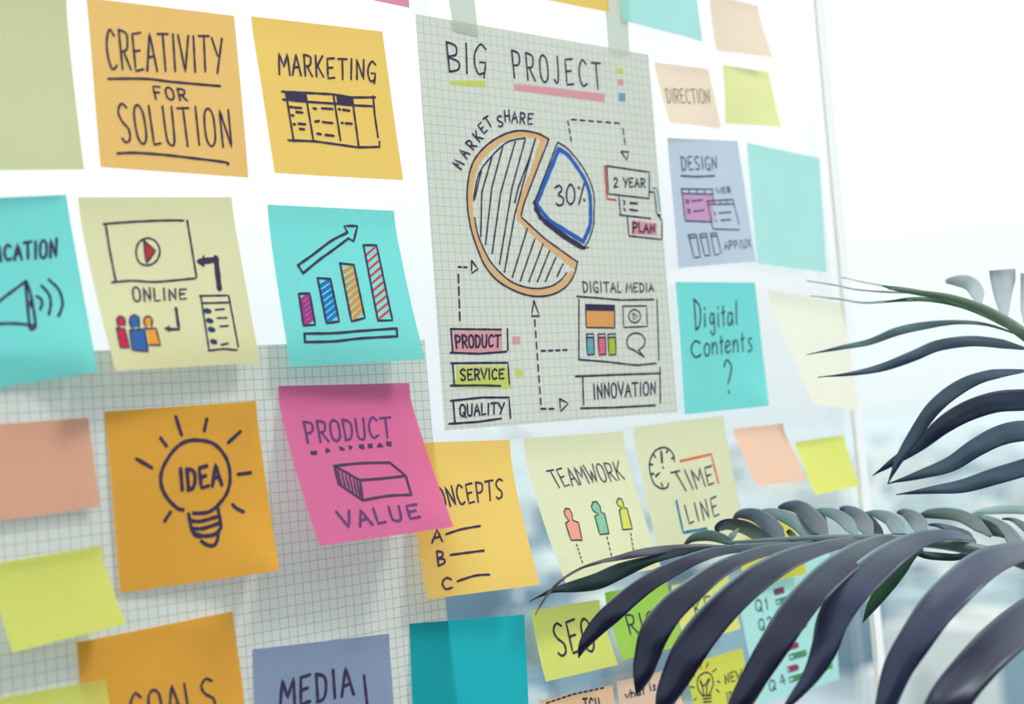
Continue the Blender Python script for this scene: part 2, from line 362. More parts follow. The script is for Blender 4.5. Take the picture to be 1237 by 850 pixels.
# ---- second row
n = note('teal sticky note with a megaphone and ending ICATION', ((-105, 243), (80, 235), (117, 449), (-76, 480)), TEA, curl=1.9, corner=[(1,1,.010)])
n.word(C3, 'ICATION', '-10,264 235,232 232,308 -4,324', .00125, gap=.35)
n.ink(C3, '~-30,510 40,455 105,407;~-30,582 60,580 135,588;~105,407 110,480 122,595 135,602 145,590 140,540 125,460 112,420 105,407;~150,468 168,480 172,500 165,522;~170,425 200,460 208,500 200,543;~200,400 240,440 256,490 252,520 240,550', .00125, part='megaphone')
n.fill(C3, '118,485 132,490 134,515 122,515', ink_m, 'ink_block', .0002); n.done()
n = note('khaki sticky note reading ONLINE with three coloured figures', ((94, 238), (279.5, 238), (314, 438), (139, 448)), KHA, curl=1.6, corner=[(0,1,.005)])
RED = filt('marker_red', (212, 60, 60)); BLUEM = filt('marker_blue', (60, 110, 200)); ORM = filt('marker_orange', (255, 176, 70)); CRI = filt('marker_crimson', (220, 50, 90))
n.ink(C3, '~425,172 500,166 600,160 700,157 752,158;~433,172 450,280 475,408;~460,412 540,405 630,410 720,403 802,395;768,158 785,260 806,388', .0011, part='screen_outline')
n.ink(C3, '~605,230 570,248 558,290 572,330 605,342 640,325 656,285 640,245 605,230;590,240 638,282 600,335 590,240', .001, part='play_button')
n.fill(C3, '590,242 636,282 612,312 600,330', RED, 'red_fill')
n.word(C3, 'ONLINE', '540,432 766,440 766,480 548,492', .001, gap=.35)
n.ink(C3, '886,312 900,436;820,326 888,318', .0030); n.fill(C3, '815,335 836,296 842,318 838,350', ink_m, 'ink_block', .0002)
n.ink(C3, '722,518 734,604 695,604', .0016); n.fill(C3, '672,601 698,586 694,604 698,618', ink_m, 'ink_block', .0002)
n.fill(C3, '480,598 510,600 530,680 494,680', CRI, 'figure_fill'); n.fill(C3, '482,560 497,552 512,565 508,592 486,592 480,575', CRI, 'figure_fill')
n.fill(C3, '536,605 596,602 606,694 545,690', BLUEM, 'figure_fill'); n.fill(C3, '532,565 550,548 570,560 568,595 538,600 530,580', BLUEM, 'figure_fill')
n.fill(C3, '602,598 640,600 656,670 612,668', ORM, 'figure_fill'); n.fill(C3, '592,562 606,552 622,562 622,588 600,592 590,578', ORM, 'figure_fill')
n.ink(C3, '~488,600 480,575 484,555 500,552 512,565 512,590;478,600 512,602 530,680 494,680 478,600;~545,605 532,580 535,556 552,546 570,560 570,600;532,608 594,602 608,696 542,690 532,608;~600,596 590,575 596,555 612,552 624,565 622,592;598,602 640,600 658,670 612,668', .0009)
n.ink(C3, '820,467 930,465;824,470 858,690;828,497 945,494;938,465 978,676;856,692 920,684 972,690', .001, part='list_frame')
n.ink(C3, '884,524 920,521;892,558 930,557;904,592 936,590;908,668 936,662', .0010, part='list_entries')
NAV = solid('marker_navy', (36, 60, 100), .6, .2)
n.ink(C3, '846,528 858,530;854,568 866,570;862,604 874,606;872,654 882,656', .0026, NAV, 'list_bullets'); n.done()
n = note('teal sticky note with rising bar chart and arrow', ((323, 247), (476, 254.5), (513.5, 434), (350, 443)), TEA, curl=1.5)
n.ink(C4, '~176,320 240,275 320,215 388,180;388,180 374,152 430,152 414,218 392,205;~392,205 330,252 270,295 198,354;176,320 198,354', .0014, part='rising_arrow')
for q, cl, nm, k in (('180,442 226,440 250,574 200,578', (170, 50, 140), 'purple_bar', 6), ('260,375 315,378 352,560 298,568', (0, 120, 200), 'blue_bar', 7),
                     ('356,312 415,318 462,545 405,560', (220, 150, 50), 'orange_bar', 8), ('456,234 512,234 580,555 518,557', (210, 60, 80), 'red_bar', 10)):
    P = pts(q); mt = solid('marker_'+nm, cl, .6, .2)
    n.ink(C4, ' '.join('%g,%g' % p for p in P+[P[0]]), .0013, part=nm)
    for i in range(k):
        t0 = (i+1.35)/(k+.6); t1 = (i+.1)/(k+.6)
        a = (P[0][0]+(P[3][0]-P[0][0])*t0+5, P[0][1]+(P[3][1]-P[0][1])*t0); b = (P[1][0]+(P[2][0]-P[1][0])*t1-5, P[1][1]+(P[2][1]-P[1][1])*t1+4)
        n.line([C4(a), C4(b)], .0021 if nm != 'red_bar' else .0013, mt, nm+'_hatching', .00016)
n.ink(C4, '~204,612 330,610 450,600 598,590;~208,648 330,645 450,632 600,624;204,612 206,648;598,590 601,624', .0014, part='base_bar'); n.done()

# ---- third row
note('salmon sticky note at the left edge above the lime note', ((-30, 514), (107, 504), (120.5, 612), (-18, 631)), PEA, curl=1.5).done()
n = note('amber sticky note with light bulb around the word IDEA', ((126, 497), (309, 484), (337, 689), (145, 716)), AMB, curl=1.2, off=.0008, corner=[(1,1,.008),(1,0,.003)])
n.ink(C5, '~722,508 700,502 660,462 636,410 640,350 680,280 730,240 790,234 850,252 895,310 908,380 896,440 860,490 820,518 764,522', .0018, part='bulb_outline')
n.word(C5, 'IDEA', '705,350 868,325 875,408 712,432', .0019, gap=.35)
n.ink(C5, '694,142 716,212;816,150 806,196;634,226 656,256;948,200 902,242;540,308 598,342;940,368 988,362;672,518 650,552;~918,488 935,504 960,516', .0018, part='light_ray')
n.ink(C5, '~744,525 755,580 772,610 800,612 840,608 868,585 870,560 858,495;~750,550 790,554 855,536;~756,582 800,582 862,562;~768,602 810,612 862,600;~795,632 820,648 845,648 858,625 860,605', .0018, part='bulb_base'); n.done()
note('lime sticky note at the left edge above the GOALS note', ((-12, 681), (122, 659), (151, 753), (15, 788)), LIM, curl=1.5, off=.0012).done()
n = note('amber sticky note reading GOALS below the light bulb note', ((92, 776), (281, 738), (308, 948), (112, 985)), AMB, curl=1.25, off=.0008, corner=[(1,0,.007),(0,0,.003)])
n.word(C7, 'GOALS', '545,708 905,625 930,760 560,850', .0012, gap=.35); n.done()
note('lime sticky note in the bottom left corner over the GOALS note', ((-12, 845), (128, 820), (147, 928), (8, 955)), LIM, curl=1.4, off=.0022).done()
n = note('magenta sticky note reading PRODUCT VALUE with curled foot', ((336, 466), (494.5, 462.5), (547.5, 636), (385, 659)), PNK, curl=1.35, off=.0016, corner=[(1,1,.010)])
PINK_INK = solid('ink_on_magenta', (92, 58, 112), .7, .2)
n.word(C6, 'PRODUCT', '138,180 458,162 466,235 152,258', .0013, gap=.3, mat=PINK_INK)
n.ink(C6, '170,292 190,290 188,296 172,297;226,280 238,285 226,290;276,274 286,276 276,282 288,282;310,270 318,272 312,278;348,268 360,266 362,276 350,276 348,268;380,264 392,264 392,272 380,272;414,270 422,260 432,268 414,270;448,256 462,256 460,266 448,264', .0014, part='small_marks')
n.ink(C6, '~254,342 350,332 458,330;458,330 516,378;~516,378 430,388 348,394;348,394 254,342;254,342 270,408;270,408 358,468;348,394 358,468;~358,468 450,452 534,448;516,378 536,448', .0014, part='box_drawing')
n.ink(C6, '268,360 280,410;282,368 294,418;296,376 308,424;310,382 322,436;324,390 336,444;336,396 348,452', .0010, part='box_shading')
n.word(C6, 'VALUE', '262,510 560,484 572,532 285,570', .0015, gap=.4, mat=PINK_INK); n.done()
n = note('yellow sticky note reading CONCEPTS with A B C list', ((491, 535), (616, 531), (651.5, 706), (515.5, 723.5)), YEL, curl=1.6, off=.0006)
n.word(C6, 'CONCEPTS', '582,428 872,390 872,462 608,498', .0012, gap=.3)
n.word(C6, 'A', '616,578 645,574 650,618 612,624', .0012); n.word(C6, 'B', '626,656 655,652 662,702 632,710', .0012); n.word(C6, 'C', '646,754 685,752 690,792 650,796', .0012)
n.ink(C6, '~664,592 720,574 788,562;~680,668 740,660 802,652;~706,764 770,744 822,740', .0013); n.done()
n = note('periwinkle blue sticky note reading MEDIA', ((305, 784), (470, 765), (482, 945), (313, 968)), BLU, curl=1.4, off=.0006)
n.word(C8, 'MEDIA', '165,470 448,420 458,530 160,585', .00165, gap=.4); n.ink(C8, '500,455 513,575', .00165, part='lettering'); n.done()
note('deep teal sticky note half over the graph paper edge', ((494.5, 753), (633.5, 742), (640, 905), (501, 922)), DTE, curl=1.6, off=.0007).done()

# ---- top right block
note('yellow sticky note cut by the top edge above the poster', ((597, -160), (716, -142), (735.5, 15), (612, -9)), YEL).done()
note('pale teal sticky note cut by the top edge, wavy lower left corner', ((736, -110), (828, -95), (848.5, 50.5), (752, 25)), LTE, off=.0008).done()
note('pale peach sticky note at the top edge near the pane end', ((856, -8), (916, 7), (933.5, 70), (865, 61)), LPE).done()
n = note('pale peach sticky note reading DIRECTION', ((790, 75), (856, 83), (870.5, 155), (808, 148)), LPE, curl=1.3)
n.word(D3, 'DIRECTION', '165,412 372,420 378,484 178,480', .0008, gap=.25, mat=solid('ink_faded', (120, 104, 100), .7, .2)); n.done()
note('pale yellow sticky note right of the DIRECTION note', ((873, 78), (929, 87), (943.5, 153.5), (876, 149)), LYE, curl=1.2).done()
n = note('pale blue sticky note reading DESIGN, WEB and APP', ((806, 166.5), (891, 170), (913, 316), (819, 323.5)), LBL, curl=1.2, bulge=.003)
SOFT = solid('ink_soft', (84, 84, 108), .7, .2)
n.word(D4, 'DESIGN', '168,158 345,158 348,220 176,225', .00105, gap=.3, mat=SOFT); n.ink(D4, '~172,252 250,256 335,252', .0013, SOFT, 'underline')
n.fill(D4, '180,340 328,342 330,478 195,472', filt('marker_rose', (240, 184, 222)), 'pink_fill')
n.ink(D4, '172,316 325,318;176,338 328,342;174,316 192,472 322,478;325,318 330,372;210,316 212,338;248,318 250,340;286,318 288,340', .0010, SOFT)
n.ink(D4, '298,376 425,368;302,392 430,390;300,376 328,512 456,516;425,368 456,492;332,374 334,390;362,372 366,390;394,370 398,390', .0010, SOFT)
n.ink(D4, '196,370 210,372 208,386 198,384 196,370;224,376 276,370;204,416 216,418 214,434 206,432 204,416;234,426 284,420;336,430 338,444;358,434 414,430;340,468 344,476;368,470 414,466', .0011, SOFT)
n.ink(D4, '206,542 244,538;212,556 248,552;208,540 236,652 266,648 246,540;262,540 296,534;266,554 298,550;262,540 288,642 314,640 296,534;316,536 344,530;318,548 346,546;316,534 336,640 358,634;344,530 368,628', .0010, SOFT)
n.word(D4, 'WEB', '342,314 412,304 414,332 346,338', .0009, gap=.25, mat=SOFT); n.word(D4, 'APP/UX', '380,575 510,560 515,600 384,612', .0009, gap=.25, mat=SOFT); n.done()
note('pale teal blank sticky note right of the DESIGN note', ((902, 172), (990, 191), (997, 329), (915, 318)), LTE, curl=1.5).done()
n = note('bright teal sticky note asking Digital Contents ?', ((816, 340.5), (912, 341), (927.5, 490), (827, 500.5)), TEA, curl=1.8, corner=[(1,1,.008)])
n.word(D5, 'Di', '112,122 160,150 160,222 120,238', .0013); n.word(D5, 'gital', '168,148 275,140 275,215 172,232', .0012)
n.word(D5, 'C', '100,282 142,278 146,335 106,342', .0013); n.word(D5, 'ontents', '150,262 328,238 330,312 152,332', .0012, gap=.2); n.word(D5, '?', '222,348 256,346 258,468 226,470', .0013); n.done()
note('pale cream sticky note crossing the end of the pane', ((927, 349), (1018, 366), (1038, 496), (982, 488)), CRM, curl=1.2, hmax=.018).done()

# ---- lower right block
n = note('pale khaki sticky note reading TEAMWORK with three figures', ((632, 529), (753, 520.5), (798, 686), (683, 704)), PHA, curl=1.5)
n.word(D6, 'TEAMWORK', '165,282 525,232 555,322 210,368', .0010, gap=.25)
for P, c, nm in (('260,545 276,530 258,507 252,486 260,470 278,472 292,496 294,528 324,540 342,628 286,628', (255, 178, 158), 'pink_figure'),
             ('405,508 424,500 396,480 388,460 396,438 414,436 432,460 436,488 454,496 476,595 430,600', (150, 216, 190), 'teal_figure'),
             ('528,478 542,468 522,456 514,440 522,420 538,422 548,445 550,466 566,470 592,572 544,576', (232, 236, 120), 'lime_figure')):
    q = pts(P); n.ink(D6, ' '.join('%g,%g' % p for p in q+[q[0]]), .0010, part=nm); fm = filt('marker_'+nm, c)
    b = q[-1]; cc = (sum(p[0] for p in q)/len(q), sum(p[1] for p in q)/len(q))
    n.fill(D6, P, fm, nm+'_fill')
n.dash(D6, '315,650 348,752', 5, .0010, duty=.3); n.dash(D6, '365,755 500,720', 3, .0010, duty=.6); n.dash(D6, '466,612 492,720', 4, .0010, duty=.4); n.dash(D6, '584,595 600,690', 4, .0010, duty=.4); n.done()
n = note('pale khaki sticky note reading TIME LINE with a clock', ((765, 516), (874, 501.5), (904, 655), (797, 676)), PHA, curl=1.5)
n.ink(D6, '~802,235 795,200 770,172 735,168 700,190 678,240 682,295 700,345 735,370 765,365 772,345', .0012, part='clock_outline')
n.ink(D6, '735,185 738,240;744,264 746,268;768,182 762,192;700,205 706,214;682,250 692,252;800,215 788,222;688,300 698,296;736,345 742,358', .0014, part='clock_ticks'); n.fill(D6, '730,190 742,190 746,245 738,245;704,304 724,290 734,290 710,318', ink_m, 'clock_hands', .0002)
n.word(D6, 'TIME', '785,292 990,256 1000,345 842,388', .0012, gap=.35); n.word(D6, 'LINE', '850,455 1010,408 1028,500 872,545', .0012, gap=.45)
n.ink(D6, '832,234 985,200 1020,340', .0016, solid('marker_vermilion', (235, 100, 70), .6, .2), 'red_bracket'); n.ink(D6, '812,434 846,590 962,570', .0018, solid('marker_cyan', (0, 130, 170), .6, .2), 'blue_bracket'); n.done()
note('small peach sticky note right of the TIME LINE note', ((886, 518), (946, 511), (974, 580.5), (913, 586)), paper('paper_peach_light', (250, 210, 184)), curl=1.25).done()
note('small yellow sticky note by the pane end, curled corners', ((961, 534), (1019, 525), (1037, 586.5), (984.5, 598)), paper('paper_soft_yellow', (238, 242, 130)), curl=1.2).done()
n = note('small lime sticky note reading SEO', ((642, 737), (724, 724), (745.5, 802.5), (659, 823)), LIM, curl=1.5)
n.word(D7, 'SEO', '185,425 375,392 412,555 222,585', .0015, gap=.3); n.done()
n = note('small green sticky note reading RISK, partly under palm leaflets', ((730.5, 715.5), (806, 702), (826, 779), (752, 797)), GRN, curl=1.5, off=.0009)
n.word(D7, 'RISK', '553,385 760,350 785,448 578,480', .0012, gap=.4); n.done()
n = note('small pale yellow sticky note reading KPI', ((811, 707), (880, 695), (894, 759), (828, 778)), paper('paper_straw', (236, 234, 130)), curl=1.5, off=.0006)
n.word(D7, 'KPI', '893,320 1010,268 1025,340 905,390', .0010, gap=.4); n.done()
note('yellow sticky note glimpsed behind the upper palm leaflets', ((884, 625), (957, 611), (973.5, 693), (899, 708)), paper('paper_canary', (236, 222, 96)), curl=1.5, off=.0012).done()
n = note('light teal sticky note with Q1 to Q4 status bars behind the palm', ((889, 700), (1002, 664), (1013.5, 820), (917, 850)), LTE, curl=1.6, off=.0006)
n.word(E4, 'Q1', '310,425 365,412 370,458 318,470', .0011, gap=.5, mat=SOFT); n.word(E4, 'Q2', '325,505 380,490 385,535 332,550', .0011, gap=.5, mat=SOFT)
n.word(E4, 'Q3', '345,620 398,605 402,650 352,662', .0011, gap=.5, mat=SOFT); n.word(E4, 'Q4', '368,760 432,728 440,765 372,800', .0011, gap=.7, mat=SOFT)
MR = filt('marker_maroon', (200, 60, 100)); MG = filt('marker_green', (90, 190, 90))
for y in (382, 490, 608, 700):
    n.fill(E4, '%d,%d %d,%d %d,%d %d,%d' % ((388, y, 428, y-12, 432, y+10, 392, y+20) if y < 450 else (450, y-2, 490, y-12, 494, y+8, 454, y+18)), MR, 'red_bar')
    x0 = 398 if y < 450 else 452
    n.fill(E4, '%d,%d %d,%d %d,%d %d,%d' % (x0+15, y+42, x0+68, y+25, x0+70, y+38, x0+18, y+56), MG, 'green_bar')
    n.ink(E4, '%d,%d %d,%d %d,%d %d,%d %d,%d' % (x0, y+42, x0+70, y+22, x0+72, y+40, x0+4, y+60, x0, y+42), .0010, SOFT, 'bar_outline')
    n.ink(E4, '%d,%d %d,%d %d,%d %d,%d %d,%d' % (x0-8, y, x0+30, y-12, x0+34, y+10, x0-4, y+20, x0-8, y), .0008, SOFT, 'bar_outline')
n.fill(E4, '590,690 630,682 632,704 594,712', MG, 'green_bar'); n.done()
n = note('orange peach sticky note ending TCH with dashed top line', ((651, 846), (740, 827), (752, 905), (666, 930)), APR, curl=1.4, off=.0007)
n.dash(D7, '165,820 300,775 460,742', 11, .0010, duty=.6); n.word(D7, 'TCH', '345,800 425,795 435,862 355,868', .0012, gap=.4); n.done()
n = note('pale peach sticky note asking what is', ((745, 823), (812, 807), (840, 880), (757, 907)), paper('paper_shell', (250, 212, 186)), curl=1.5, off=.0006)
n.word(D7, 'what', '552,764 650,734 657,774 560,798', .0010, gap=.2); n.word(D7, 'is', '674,722 705,716 708,752 680,760', .0011, gap=.3); n.word(D7, 'IT', '765,822 805,812 810,860 770,866', .0012, gap=.5); n.done()
n = note('lime yellow sticky note with a small bulb reading NEW IDEA', ((828, 803), (897, 782.5), (916, 864), (846, 887)), paper('paper_lemon', (226, 228, 98)), curl=1.5, off=.0008)
n.ink(D7, '~940,780 918,745 920,695 955,668 985,680 995,720 985,755 970,785;940,785 985,780;945,800 985,795;948,815 985,812;~930,715 940,735 948,780;~978,700 965,730 962,780;~930,705 948,735 972,700', .0010)
n.ink(D7, '932,622 934,645;970,620 960,645;1010,650 992,665;888,662 900,685;880,738 900,742;1015,712 1028,716;900,805 910,795;1010,752 1025,765', .0009, part='light_ray')
n.word(D7, 'NEW', '1048,680 1135,650 1140,700 1055,725', .0010, gap=.3); n.word(D7, 'IDEA', '1058,768 1150,745 1155,800 1066,820', .0010, gap=.3); n.done()

# ---- the poster
P = Sheet('graph_paper_poster', 'grey green squared paper poster headed BIG PROJECT with a pie chart', 'poster',
          ((502, 17), (783.5, 66), (818.5, 497.5), (537, 520)), GR2, off=.0006, flat=True, n=12, bulge=.0004)
P.word(PA, 'BIG', '155,166 322,180 316,298 166,282', .00125, gap=.35); P.word(PA, 'PROJECT', '415,197 768,248 775,350 424,306', .00125, gap=.55)
HY = filt('highlighter_yellow', (230, 240, 128)); HP = filt('highlighter_pink', (252, 182, 194)); HB = filt('marker_skyblue', (130, 192, 218)); HO = filt('marker_tan', (255, 208, 152))
P.fill(PA, '176,318 315,318 315,346 176,335;832,268 858,270 858,292 832,290', HY, 'yellow_highlight')
P.fill(PA, '428,330 788,370 786,403 428,355;836,312 860,314 860,338 837,336', HP, 'pink_highlight'); P.fill(PA, '840,366 868,368 868,402 842,400', HB, 'blue_patch')
OB = HO
both = lambda a, b: ' '.join(['%g,%g' % PA(p) for p in pts(a)]+['%g,%g' % PB(p) for p in pts(b)])
P.ink(I, '~'+both('548,548 520,535 450,527 392,542 335,580 292,625 270,670 256,740 254,820', '252,20 262,65 282,120 312,185 352,235 402,268 450,288 500,294 555,286 605,255 632,222'), .0042, OB, 'pie_rim', .00012)
P.ink(I, both('540,562 505,680 460,790', '432,10 520,95 640,190'), .0046, OB, 'pie_rim_radius', .00014)
P.ink(I, '~'+both('565,550 520,527 450,516 390,530 330,565 285,610 258,660 243,740 244,820', '240,10 250,60 270,120 300,190 345,245 400,280 450,300 500,308 560,300 610,270 640,225 653,175'), .00115, part='pie_outline')
P.ink(I, '~'+both('470,545 400,562 335,622 292,680 274,745 268,792', '')+';~'+both('', '262,10 272,65 292,118 325,180 380,237 430,265 490,278 550,270 590,245 612,218'), .0010, part='pie_outline')
P.ink(I, both('565,550 520,665 468,800 455,850', '')+';'+both('', '440,8 530,90 600,140 653,178')+';'+both('512,548 490,620 445,740 430,800', ''), .00115, part='pie_outline')
P.ink(I, ';'.join(both(a, b) for a, b in (('298,674 272,785', ''), ('340,622 300,760', '285,80'), ('383,580 340,740', '303,110'), ('432,560 375,760', '328,145'), ('472,550 420,740', '356,186'), ('508,560 470,700 430,850', '375,215'),
    ('', '462,50 405,235'), ('', '490,90 435,250'), ('', '522,108 468,252'), ('', '546,135 500,252'), ('', '570,160 530,252'), ('', '597,185 575,232'))), .0011, part='hatch_line')
P.ink(I, '~'+both('606,590 640,612 680,665 712,720 728,775 730,850', '700,40 680,88')+';'+both('604,590 520,795', '')+';'+both('520,812', '545,20 675,100'), .0030, solid('marker_cobalt', (44, 104, 190), .6, .2), 'slice_border', .00014)
P.ink(I, '~'+both('600,562 640,588 692,650 726,712 744,775 743,850', '713,40 695,95 676,124')+';'+both('600,562 508,800', ''), .0011, part='slice_outline')
P.ink(I, both('508,800', '510,8 600,75 676,124')+';'+both('512,825', '530,28 600,82 665,122'), .0026, part='slice_outline')
P.ink(PB, '668,125 695,122', .0010, part='slice_outline')
P.word(PA, '30%', '585,735 712,725 708,805 592,812', .0013, gap=.25)
for c, x, y, a in (('M', 206, 648, -58), ('A', 230, 606, -55), ('R', 258, 572, -48), ('K', 283, 538, -42), ('E', 303, 506, -36), ('T', 325, 482, -30), ('S', 372, 478, -12), ('H', 400, 458, -6), ('A', 430, 463, 0), ('R', 461, 467, 4), ('E', 492, 470, 6)):
    ca, sa = math.cos(math.radians(a)), math.sin(math.radians(a)); hw, hh = 11, 21
    P.word(PA, c, ' '.join('%g,%g' % (x+dx*ca-dy*sa, y+dx*sa+dy*ca) for dx, dy in ((-hw, -hh), (hw, -hh), (hw, hh), (-hw, hh))), .00115)
P.dash(PA, '640,478 656,572', 3, .0011); P.dash(PA, '655,472 858,488', 6, .0011); P.dash(PA, '858,508 868,584', 2, .0011, duty=.6); P.ink(PA, '850,598 880,600 873,632 850,598', .0011, part='arrowhead')
P.ink(PA, '785,655 795,785 830,790', .0014, solid('marker_scarlet', (225, 80, 75), .6, .2), 'red_edge'); P.ink(PA, '~975,745 992,748 1000,790 1005,832', .0014, HB, 'blue_edge', .00014)
P.ink(PA, '793,655 962,680 962,784 800,766 793,655;842,780 848,848;964,757 983,760 992,846 1006,850', .0011)
P.word(PA, '2 YEAR', '820,702 945,706 945,740 820,738', .0011, gap=.3)
P.ink(PA, '860,792 866,797 862,808;886,802 914,804;862,824 867,832;886,828 914,832', .0014)
P.fill(PB, '858,18 955,30 955,76 858,72', HP, 'pink_highlight', k=4); P.ink(PB, '812,-2 930,12;842,4 848,78 972,92;958,2 975,5 974,84', .0011); P.word(PB, 'PLAN', '862,26 946,36 945,66 862,64', .0014, gap=.3)
P.dash(PB, '200,196 242,198', 2, .0011); P.ink(PB, '250,172 275,204 250,220 250,172', .0011, part='arrowhead'); P.dash(PB, '200,225 206,415', 4, .0012, duty=.65)
P.fill(PB, '180,440 366,440 366,526 180,526;405,460 435,460 435,490 405,490', HP, 'pink_highlight'); P.fill(PB, '192,572 382,572 402,658 190,656;415,585 445,585 445,612 415,612', HY, 'yellow_highlight')
P.ink(PB, '170,432 362,434;386,432 388,512;172,432 178,520;170,522 280,526 382,518;172,562 388,560 394,640;178,562 184,644;170,647 290,646 360,648;170,705 290,692 392,692 398,770;180,705 187,790;165,792 270,785 362,772', .0012, part='box_line')
P.word(PB, 'PRODUCT', '186,456 360,455 358,498 190,504', .0013, gap=.25); P.word(PB, 'SERVICE', '205,584 375,584 374,620 208,626', .0012, gap=.25); P.word(PB, 'QUALITY', '204,720 374,712 372,752 206,764', .0012, gap=.25)
P.ink(PB, '487,325 508,383 478,383 487,325;585,697 618,715 588,745 585,697', .0011, part='arrowhead'); P.dash(PB, '490,398 515,738', 8, .0012); P.dash(PB, '516,515 625,511', 4, .0012); P.dash(PB, '514,735 575,735', 2, .0012, duty=.6)
P.word(PB, 'DIGITAL', '670,252 820,255 820,292 674,292', .0010, gap=.28); P.word(PB, 'MEDIA', '836,256 942,260 942,290 838,292', .0010, gap=.3)
P.ink(PB, '650,308 730,314 820,322 942,320;658,320 658,548;658,548 760,556 880,570 952,562;955,322 962,550', .0011)
P.fill(PB, '684,362 794,362 794,428 686,424;', filt('marker_orange_block', (255, 188, 116)), 'orange_block', k=4); P.fill(PB, '682,336 795,340 795,364 682,362', ink_m, 'ink_block', .0002)
P.ink(PB, '684,362 686,426 794,428 794,362;825,345 915,344 918,422 828,426 825,345;~870,358 850,370 850,395 868,408 888,398 890,372 870,358;864,372 880,384 866,398 864,372', .0010)
for x, m_, nm in ((686, HB, 'blue_tube'), (730, filt('marker_pink', (250, 130, 160)), 'pink_tube'), (768, filt('marker_grass', (200, 222, 70)), 'green_tube')):
    P.fill(PB, '%d,466 %d,466 %d,530 %d,530' % (x, x+28, x+31, x+4), m_, nm, k=3); P.ink(PB, '%d,452 %d,450 %d,528 %d,531 %d,452;%d,464 %d,463' % (x, x+28, x+31, x+4, x, x, x+28), .0010)
P.ink(PB, '~868,512 845,500 842,470 860,450 890,450 908,470 905,495 885,512;868,512 905,538;905,538 885,512', .0011)
P.ink(PB, '645,612 800,606 968,600;672,612 676,720;665,733 800,730 948,722;966,578 968,712', .0012, part='box_line'); P.word(PB, 'INNOVATION', '710,640 950,633 950,680 714,697', .0012, gap=.28)
P.done()
Sheet('adhesive_tape', 'strip of translucent tape holding the poster top left', 'tape', ((535, -45), (569, -40), (578, 44), (548, 37)), TAPE, off=.0011, flat=True, n=4).done()
Sheet('adhesive_tape', 'strip of translucent tape holding the poster top right', 'tape', ((727, -50), (755, -46), (761, 70), (735.5, 66)), TAPE, off=.0005, flat=True, n=4).done()

# ------------------------------------------------------------------ palm
def leaf_mat(name, rgb, rough=.42, spec=.45, tr=.02):
    m = solid(name, rgb, rough, spec, .22, 25, tr); p = next(q for q in m.node_tree.nodes if q.type == 'BSDF_PRINCIPLED')
    p.inputs['Sheen Weight'].default_value = .55; p.inputs['Sheen Roughness'].default_value = .35; p.inputs['Sheen Tint'].default_value = (.58, .86, .92, 1)
    p.inputs['Specular Tint'].default_value = (.72, .95, 1, 1)
    return m
DK = leaf_mat('leaf_dark', (28, 22, 52)); MD = leaf_mat('leaf_slate', (42, 44, 74), .40); GL = leaf_mat('leaf_grey_green', (84, 110, 116), .4); LG = leaf_mat('leaf_green', (66, 110, 78), .5, .3)  # dark tones hold the backlit shade, grey green is lightened for the sheen
DG = leaf_mat('leaf_deep_green', (34, 52, 52), .45, .4); PL = leaf_mat('leaf_pale', (150, 164, 170), .5, .3); SK = leaf_mat('leaf_haze', (150, 182, 180), .5, .4); TW = leaf_mat('leaf_mauve', (92, 88, 100), .5)
UM = leaf_mat('leaf_blue_grey', (62, 80, 98)); UD = leaf_mat('leaf_blue_dark', (40, 46, 74)); UG = leaf_mat('leaf_soft_teal', (84, 108, 116))
def cat(P, n):
    return smooth([tuple(p) for p in P], n)
def ribbon(name, T, text, mat, parent, d0, d1, tilt0=.2, tilt1=.9, fold=.16, s=1.0):
    # text: x,y,width triples from the tip to the base; depth in metres from the viewpoint, tip d0 to base d1
    Q = [tuple(float(a) for a in q.split(',')) for q in text.split()]
    k = T((1, 0))[0]-T((0, 0))[0]
    Q = [T((q[0], q[1]))+(q[2]*k*s,) for q in Q]; n = len(Q)-1
    Q = [q+(d0+(d1-d0)*(i/n)**2.2, tilt0+(tilt1-tilt0)*(i/n)) for i, q in enumerate(Q)]
    Q = cat(Q, 6); N = len(Q); V = []; K = 6
    for i, (x, y, w, d, tl) in enumerate(Q):
        a = Q[max(0, i-1)]; b = Q[min(N-1, i+1)]; tx, ty = b[0]-a[0], b[1]-a[1]; L = math.hypot(tx, ty) or 1
        nx, ny = -ty/L, tx/L
        if i == 0:                                                        # side facing up in the picture
            cx_, cy_ = Q[-1][0]-Q[0][0], Q[-1][1]-Q[0][1]
            if (cx_ > 0) == (nx*-cy_+ny*cx_ > 0): nx, ny = -nx, -ny
        elif nx*px_+ny*py_ < 0: nx, ny = -nx, -ny
        px_, py_ = nx, ny
        w = max(w*min(1, .3+(N-1-i)*.14), .25); wm = w*d/F
        for j in range(K+1):
            q = j/K*2-1                                                   # -1 lower edge .. 1 upper edge
            dd = d + tl*wm*.5*q + fold*wm*(-(1-abs(q))+.35*math.sin(3.2*q)*.3) + .0006*math.sin(i*.55+j*.4)
            V.append(at(x+nx*w*.5*q, y+ny*w*.5*q, dd))
    Fc = [(i*(K+1)+j, (i+1)*(K+1)+j, (i+1)*(K+1)+j+1, i*(K+1)+j+1) for i in range(N-1) for j in range(K)]
    o = obj(name, V, Fc, mat, None, True); o.parent = parent
    md = o.modifiers.new('thickness', 'SOLIDIFY'); md.thickness = .0004; md.offset = 0
    return o
